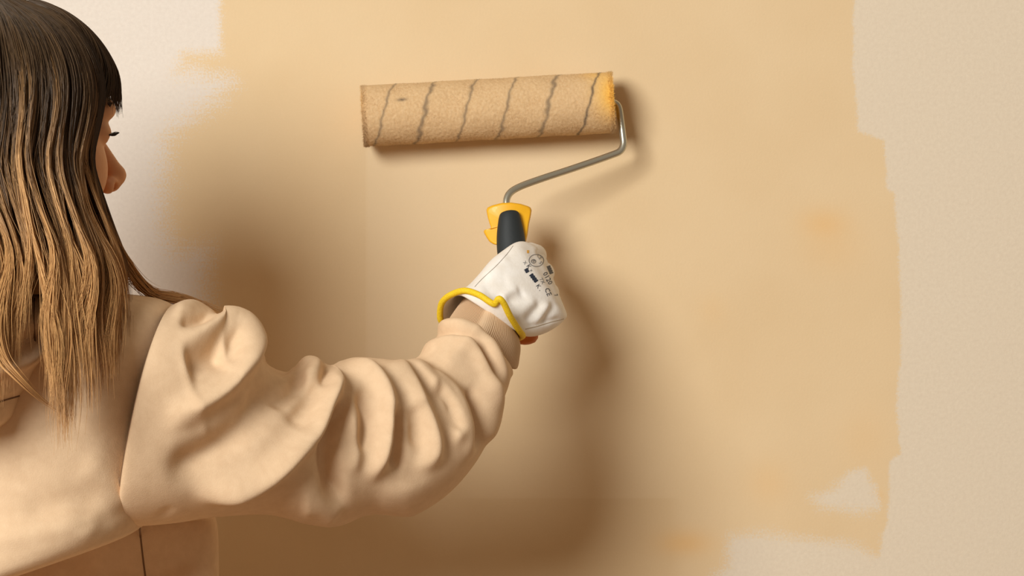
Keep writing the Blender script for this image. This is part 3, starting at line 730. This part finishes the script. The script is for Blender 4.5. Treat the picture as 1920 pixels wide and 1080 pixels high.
    text('R', 1000, 490, 8, 50, pale); text('CE', 1011, 482, 8, 55, pale); text('S', 1013, 493, 9, 55, pale)
    patch(987.5, 507.5, 8, 7, 60, ink); text('X', 984, 493, 9, 55, pale); text('K', 991, 500, 11, 55, ink); text('x', 996, 507, 9, 55, pale)
    patch(1000.5, 521.5, 18, 7.5, 52, ink); text('K', 1009, 537, 11, 55, ink); text('.', 1014, 543, 12, 55, ink)
    text('0120', 1026.5, 522, 12.5, 62, ink, 1.0); text('7X', 1016, 527, 9.5, 60, pale); text('CE', 1027, 547.5, 13, 68, ink); text('7', 1042, 553.5, 9, 70, ink)
    patch(1031, 506, 16, 6.5, 66, navy); patch(989.7, 472, 5.5, 3.6, 90, yel)
    return glove
GLOVE = build_glove()

# ------------------------------------------------------------------ hair
def build_hair():
    g = np.random.default_rng(11)
    T = np.array([  # row, left x, right x, depth centre, depth towards the room
        (-14, -52, -8, -.437, .006), (-8, -85, 22, -.44, .018), (0, -112, 56, -.445, .032), (12, -136, 94, -.448, .048), (30, -178, 132, -.45, .066), (90, -208, 180, -.45, .094), (150, -218, 200, -.45, .108), (200, -220, 198, -.45, .114), (260, -220, 184, -.45, .120), (300, -218, 174, -.45, .124), (350, -214, 190, -.455, .128),
        (420, -206, 214, -.46, .132), (480, -188, 236, -.465, .136), (540, -186, 246, -.475, .140), (620, -182, 238, -.49, .146), (700, -172, 216, -.51, .15), (820, -160, 180, -.52, .15)])
    tab = lambda py, c: np.interp(py, T[:, 0], T[:, c])
    def curtain(u, py, lift=0):
        xl, xr = tab(py, 1), tab(py, 2); x = xl + (xr - xl) * u; t = np.abs(2 * u - 1)
        return x, tab(py, 3) - (tab(py, 4) + lift) * np.sqrt(np.clip(1 - t ** 3.2, 0, 1))
    # locks: place across the curtain, tip
    tips = [(-200, 700), (-180, 740), (-160, 720), (-140, 745), (-115, 720), (-92, 750), (-70, 720), (-48, 735), (-28, 700), (-8, 715), (8, 690), (18, 700), (30, 610), (98, 735), (108, 775), (122, 806), (136, 770), (168, 738), (196, 714), (212, 690), (234, 610)]
    nl = len(tips); lu = np.linspace(.04, .985, nl)
    K = 8600; M = 30
    u = g.random(K) ** .92; li = np.clip(np.round((u + g.normal(0, .018, K)) * (nl - 1)).astype(int), 0, nl - 1)
    tx = np.array([t[0] for t in tips])[li] + g.normal(0, 7, K); ty = np.array([t[1] for t in tips])[li] + g.normal(0, 30, K) - g.random(K) ** 1.3 * 210
    lay = g.random(K); start = -14 + g.random(K) ** 2 * 10
    s = np.linspace(0, 1, M)[None]
    py = start[:, None] + (ty - start)[:, None] * (s ** .93)
    # clump by drawing u towards the lock centre further down
    NS = 46; sid = np.clip(np.round(u * NS + g.normal(0, .32, K)), 0, NS).astype(int); hs = g.random((NS + 1, 6)); sub = (np.arange(NS + 1) / NS)[sid] + (hs[sid, 0] - .5) * .012
    cl = sstep(40, 380, py) * (.35 + .45 * g.random(K)[:, None]); uu = u[:, None] * (1 - cl) + sub[:, None] * cl
    x, y = curtain(np.clip(uu, 0, 1), py, 0)
    w = sstep(400, 660, py)
    x = x * (1 - w) + tx[:, None] * w
    ph = g.random(K)[:, None] * 6.28; h_ = hs[sid][:, :, None]
    amp = sstep(90, 480, py) * (1 - .35 * sstep(560, 720, py))
    x = x + amp * (8.5 * np.sin(py / (62 + 40 * h_[:, 1]) + 6.28 * h_[:, 2]) + 4 * np.sin(py / (30 + 16 * h_[:, 3]) + 6.28 * h_[:, 4]) + 2.6 * np.sin(py / (40 + 40 * lay[:, None]) + ph) + 1.4 * np.sin(py / 21 + 2 * ph)) * sstep(1.0, .93, u)[:, None] ** .5
    y = y + (lay[:, None] - .75) * .014 * sstep(-20, 120, py) + (h_[:, 5] - .5) * .018 * sstep(40, 300, py) + .003 * np.sin(py / 60 + 6.28 * h_[:, 0]) - .002 * np.sin(py / 40 + ph)
    S1 = np.stack([x, py, y], -1)
    # stray locks drifting over the shoulder
    K2 = 230; pts = np.array([(150, 300, -.52), (196, 420, -.49), (240, 500, -.465), (284, 552, -.44), (345, 566, -.42), (400, 588, -.40), (470, 616, -.385), (548, 668, -.37)], float)
    base = catmull(pts, 60); L = np.clip(.42 + .42 * g.random(K2) ** 1.2 + .1 * (g.random(K2) < .3), .3, 1)
    S2 = np.empty((K2, M, 3))
    for i in range(K2):
        ii = np.linspace(0, L[i] * 59, M); q = np.stack([np.interp(ii, np.arange(60), base[:, j]) for j in range(3)], -1)
        o = g.normal(0, 1, 2); q[:, 0] += np.clip(o[0], -2, .6) * (11 - 5 * ii / 59) + 3 * np.sin(ii / 7 + o[1] * 3); q[:, 1] += o[1] * (4 + 5 * (ii / 59) ** 2) - 4 * np.sin(ii / 59 * 3) + 2 * np.sin(ii / 5 + o[0] * 4); q[:, 2] += g.normal(0, .006); S2[i] = q
    # long curving lock on the hood, and fly-aways
    K3 = 40; base = catmull(np.array([(0, 560, -.63), (-6, 620, -.66), (6, 672, -.683), (34, 706, -.688), (70, 742, -.675), (110, 772, -.655)], float), 40); S3 = np.empty((K3, M, 3))
    for i in range(K3):
        ii = np.linspace(0, 39 * (.8 + .2 * g.random()), M); q = np.stack([np.interp(ii, np.arange(40), base[:, j]) for j in range(3)], -1); q[:, :2] += g.normal(0, 1, 2) * (8 * (1 - ii / 46))[:, None]; q[:, 2] += g.normal(0, .002); S3[i] = q
    K4 = 150; S4 = S1[g.choice(np.nonzero(u < .8)[0], K4)].copy(); dx = g.normal(0, 1, (K4, 1)); S4[..., 0] += dx * 16 * sstep(80, 500, S4[..., 1]) + 5 * np.sin(S4[..., 1] / 33 + dx * 9); S4[..., 2] -= .006
    # far side of the head
    K5 = 1100; u5 = g.random(K5); ty5 = 560 + g.normal(0, 40, K5); py5 = -6 + (ty5[:, None] + 6) * s; xl, xr = tab(py5, 1), np.minimum(tab(py5, 2), 60); x5 = xl + (xr - xl) * u5[:, None]
    y5 = -.445 + .085 * np.sqrt(np.clip(1 - np.abs(2 * u5[:, None] - 1) ** 2.5, 0, 1)) * sstep(-30, 110, py5) + g.normal(0, .004, (K5, 1)) + sstep(350, 560, py5) * -.02
    S5 = np.stack([x5 + 5 * np.sin(py5 / 70 + u5[:, None] * 40), py5, y5], -1)
    W = [PV(S1), PV(S2), PV(S3), PV(S4), PV(S5)]
    # fringe on the forehead
    K6 = 1100; psi = np.radians(-70 + 145 * g.random(K6)); el1 = np.radians(13 + g.normal(0, 2.2, K6) + 4 * np.abs(np.sin(psi * 9))); a = np.linspace(0, 1, M)[None]
    el = np.radians(80) + (el1[:, None] - np.radians(80)) * a; el = el + 0 * psi[:, None]
    p2 = psi[:, None] * (.55 + .45 * a) + .05 * np.sin(a * 5 + psi[:, None] * 20); th = (.97 + .05 * g.random(K6))[:, None] - .05 * sstep(.75, 1, a)
    f_ = .121 * th * np.cos(el) ** .82 * np.cos(p2) - .004; r_ = .095 * th * np.cos(el) ** .82 * np.sin(p2); z_ = .121 * th * np.sin(el) - .004
    W.append(HC + f_[..., None] * HF + r_[..., None] * HR + z_[..., None] * HU)
    # keep strands outside the clothes
    bv = bvh_of(HOODIE, SLEEVE, HOOD)
    for A in (W[0], W[2], W[3]):
        fl = A.reshape(-1, 3); uv = proj(fl)
        for i in np.nonzero(uv[:, 1] > 540)[0]:
            d = Vector(fl[i]) - CAMP; L = d.length; r = bv.ray_cast(CAMP, d / L)
            if r[0] is not None and r[3] < L + .003:
                fl[i] = np.array(CAMP + d / L * (r[3] - .003 - .004 * g.random()))
        sm = fl.reshape(A.shape)
        for _ in range(2): sm[:, 1:-1] = .5 * sm[:, 1:-1] + .25 * (sm[:, :-2] + sm[:, 2:])
        A[:] = sm
    A = np.concatenate(W); k = len(A)
    sizes = [len(w) for w in W]
    rad = np.repeat([.00044, .00034, .0004, .00026, .0007, .00055], sizes)[:, None] * (.7 + .6 * g.random((k, 1))) * np.interp(np.linspace(0, 1, M), [0, .08, .7, 1], [.7, 1, .9, .15])[None]
    t = np.gradient(A, axis=1); t /= np.maximum(np.linalg.norm(t, axis=2, keepdims=True), 1e-9)
    n1 = np.cross(t, np.array([.3, .8, .1])); n1 /= np.maximum(np.linalg.norm(n1, axis=2, keepdims=True), 1e-9); n2 = np.cross(t, n1)
    ang = np.array([0, 2.0944, 4.18879]); VV = A[:, :, None] + rad[..., None, None] * (np.cos(ang)[None, None, :, None] * n1[:, :, None] + np.sin(ang)[None, None, :, None] * n2[:, :, None])
    idx = np.arange(k)[:, None, None] * M * 3 + np.arange(M - 1)[None, :, None] * 3; j = np.arange(3)[None, None]; j2 = (j + 1) % 3
    F = np.stack([idx + j, idx + j2, idx + 3 + j2, idx + 3 + j], -1).reshape(-1, 4)
    rnd = g.random(k)
    subtone = np.r_[hs[sid, 3] * .6 + (1 - hs[sid, 5]) * .4, g.random(k - K)]
    lockt = np.r_[.5 + .28 * np.sin(u * 41 + 1) + .22 * np.sin(u * 97 + 2.2), np.full(k - K, .6)]
    tone = np.clip(.34 * rnd + .40 * subtone + .26 * lockt, 0, 1)
    # how far down the hair is bleached, in metres below the eyes
    drop = (HC[2] - A[..., 2])
    ble = sstep(-.04, .15, drop + (tone[:, None] - .5) * .17)
    ble[sum(sizes[:5]):] *= .35
    V = VV.reshape(-1, 3)
    # dense hair underneath the strands
    rows = np.array([(-9, -70, 5), (-4, -88, 30), (3, -108, 58), (14, -130, 92), (50, -180, 140), (100, -203, 166), (160, -212, 176), (220, -214, 170), (290, -212, 152), (360, -200, 168), (430, -176, 190), (470, -150, 212), (505, -110, 228), (530, -60, 236), (552, -10, 226)])
    R = []
    for py_, xl_, xr_ in rows:
        th_ = np.linspace(0, 2 * np.pi, 120, endpoint=False); c, s_ = np.cos(th_), np.sin(th_); x_ = (xl_ + xr_) / 2 + (xr_ - xl_) / 2 * np.sign(c) * np.abs(c) ** .85
        hd = max(tab(py_, 4) - .017, tab(py_, 4) * .5); far = .05 * min(1, max(.1, (py_ + 20) / 120)) * (1 if py_ < 180 else .3)
        R.append(PV(np.column_stack([x_, np.full(120, py_), tab(py_, 3) - np.where(s_ > 0, hd, far) * np.sign(s_) * np.abs(s_) ** .8])))
    bv_, bf_ = loft(catmull(np.array(R), 70), True, True)
    bdrop = HC[2] - bv_[:, 2]; bble = .8 * sstep(-.04, .15, bdrop)
    tris = bf_[bf_[:, 2] == bf_[:, 3]]; quads = bf_[bf_[:, 2] != bf_[:, 3]]
    Vall = np.vstack([V, bv_]); Fall = np.vstack([F, quads + len(V)])
    at = {'bleach': np.r_[np.repeat(ble.ravel(), 3), bble], 'tone': np.r_[np.repeat(np.repeat(tone, M), 3), np.full(len(bv_), .4)]}
    m = Mat('ombre_hair', rough=.42, Specular_IOR_Level=.45)
    c = m.ramp(m.attr('bleach'), [(0, lin(98, 74, 48)), (.3, lin(142, 106, 66)), (.65, lin(196, 153, 104)), (1, lin(219, 170, 110))])
    dark = m.ramp(m.attr('bleach'), [(0, lin(46, 34, 24)), (.4, lin(96, 68, 42)), (1, lin(168, 118, 70))])
    m.color(m.mix(m.attr('tone'), dark, c))
    add('hair', Vall, Fall, m.m, person, attrs=at)
build_hair()

# ------------------------------------------------------------------ trousers and shoes (below the picture)
def build_legs():
    den = Mat('denim', rough=.9); den.color(den.ramp(den.noise(300, 3), [(.3, lin(52, 62, 84)), (.7, lin(74, 86, 110))])); sh = Mat('shoe_canvas', lin(214, 206, 194), .8); so = Mat('shoe_sole', lin(236, 232, 224), .7)
    c = PV((40, 1560, -.455)); hip = np.array([c[0], c[1], .86]); parts = []
    th = np.linspace(0, 2 * np.pi, 60, endpoint=False)
    el = lambda ce, a, b: np.column_stack([ce[0] + a * np.cos(th), ce[1] + b * np.sin(th), np.full(60, ce[2])])
    v, f = loft(catmull(np.array([el(hip + [0, 0, .06], .11, .06), el(hip, .14, .092), el(hip - [0, 0, .08], .15, .10), el(hip - [0, 0, .13], .11, .08)]), 24), True, True); parts.append((v, to_list(f)))
    feet = []
    for sg in (-1, 1):
        f0 = hip + [.085 * sg + .01, .03 * sg, 0]
        pts = np.array([[f0[0] - .01 * sg, hip[1], .80, .085], [f0[0], hip[1], .68, .082], [f0[0], hip[1] + .015 * sg, .46, .060], [f0[0], f0[1], .28, .058], [f0[0], f0[1], .05, .062]])
        q = catmull(pts, 40); v, f = tube(q[:, :3], q[:, 3], 40); parts.append((v, to_list(f))); feet.append((f0[0], f0[1]))
    V, F = join(parts); add('trousers', V, F, den.m, person)
    for x, y in feet:
        def sl(z, a, b, off): return np.column_stack([x + a * np.cos(th) * (1 - .12 * np.sin(th)), y + off + b * np.sin(th), np.full(60, z)])
        v, f = loft(catmull(np.array([sl(.022, .044, .122, .06), sl(.05, .043, .118, .058), sl(.075, .038, .085, .03), sl(.11, .035, .048, 0), sl(.125, .03, .042, -.004)]), 20), True, True)
        s = add('shoe', v, to_list(f), sh.m, person)
        v, f = loft(np.array([sl(.0, .045, .123, .06), sl(.024, .047, .126, .06)]), True, True); add('sole', v, to_list(f), so.m, s)
build_legs()
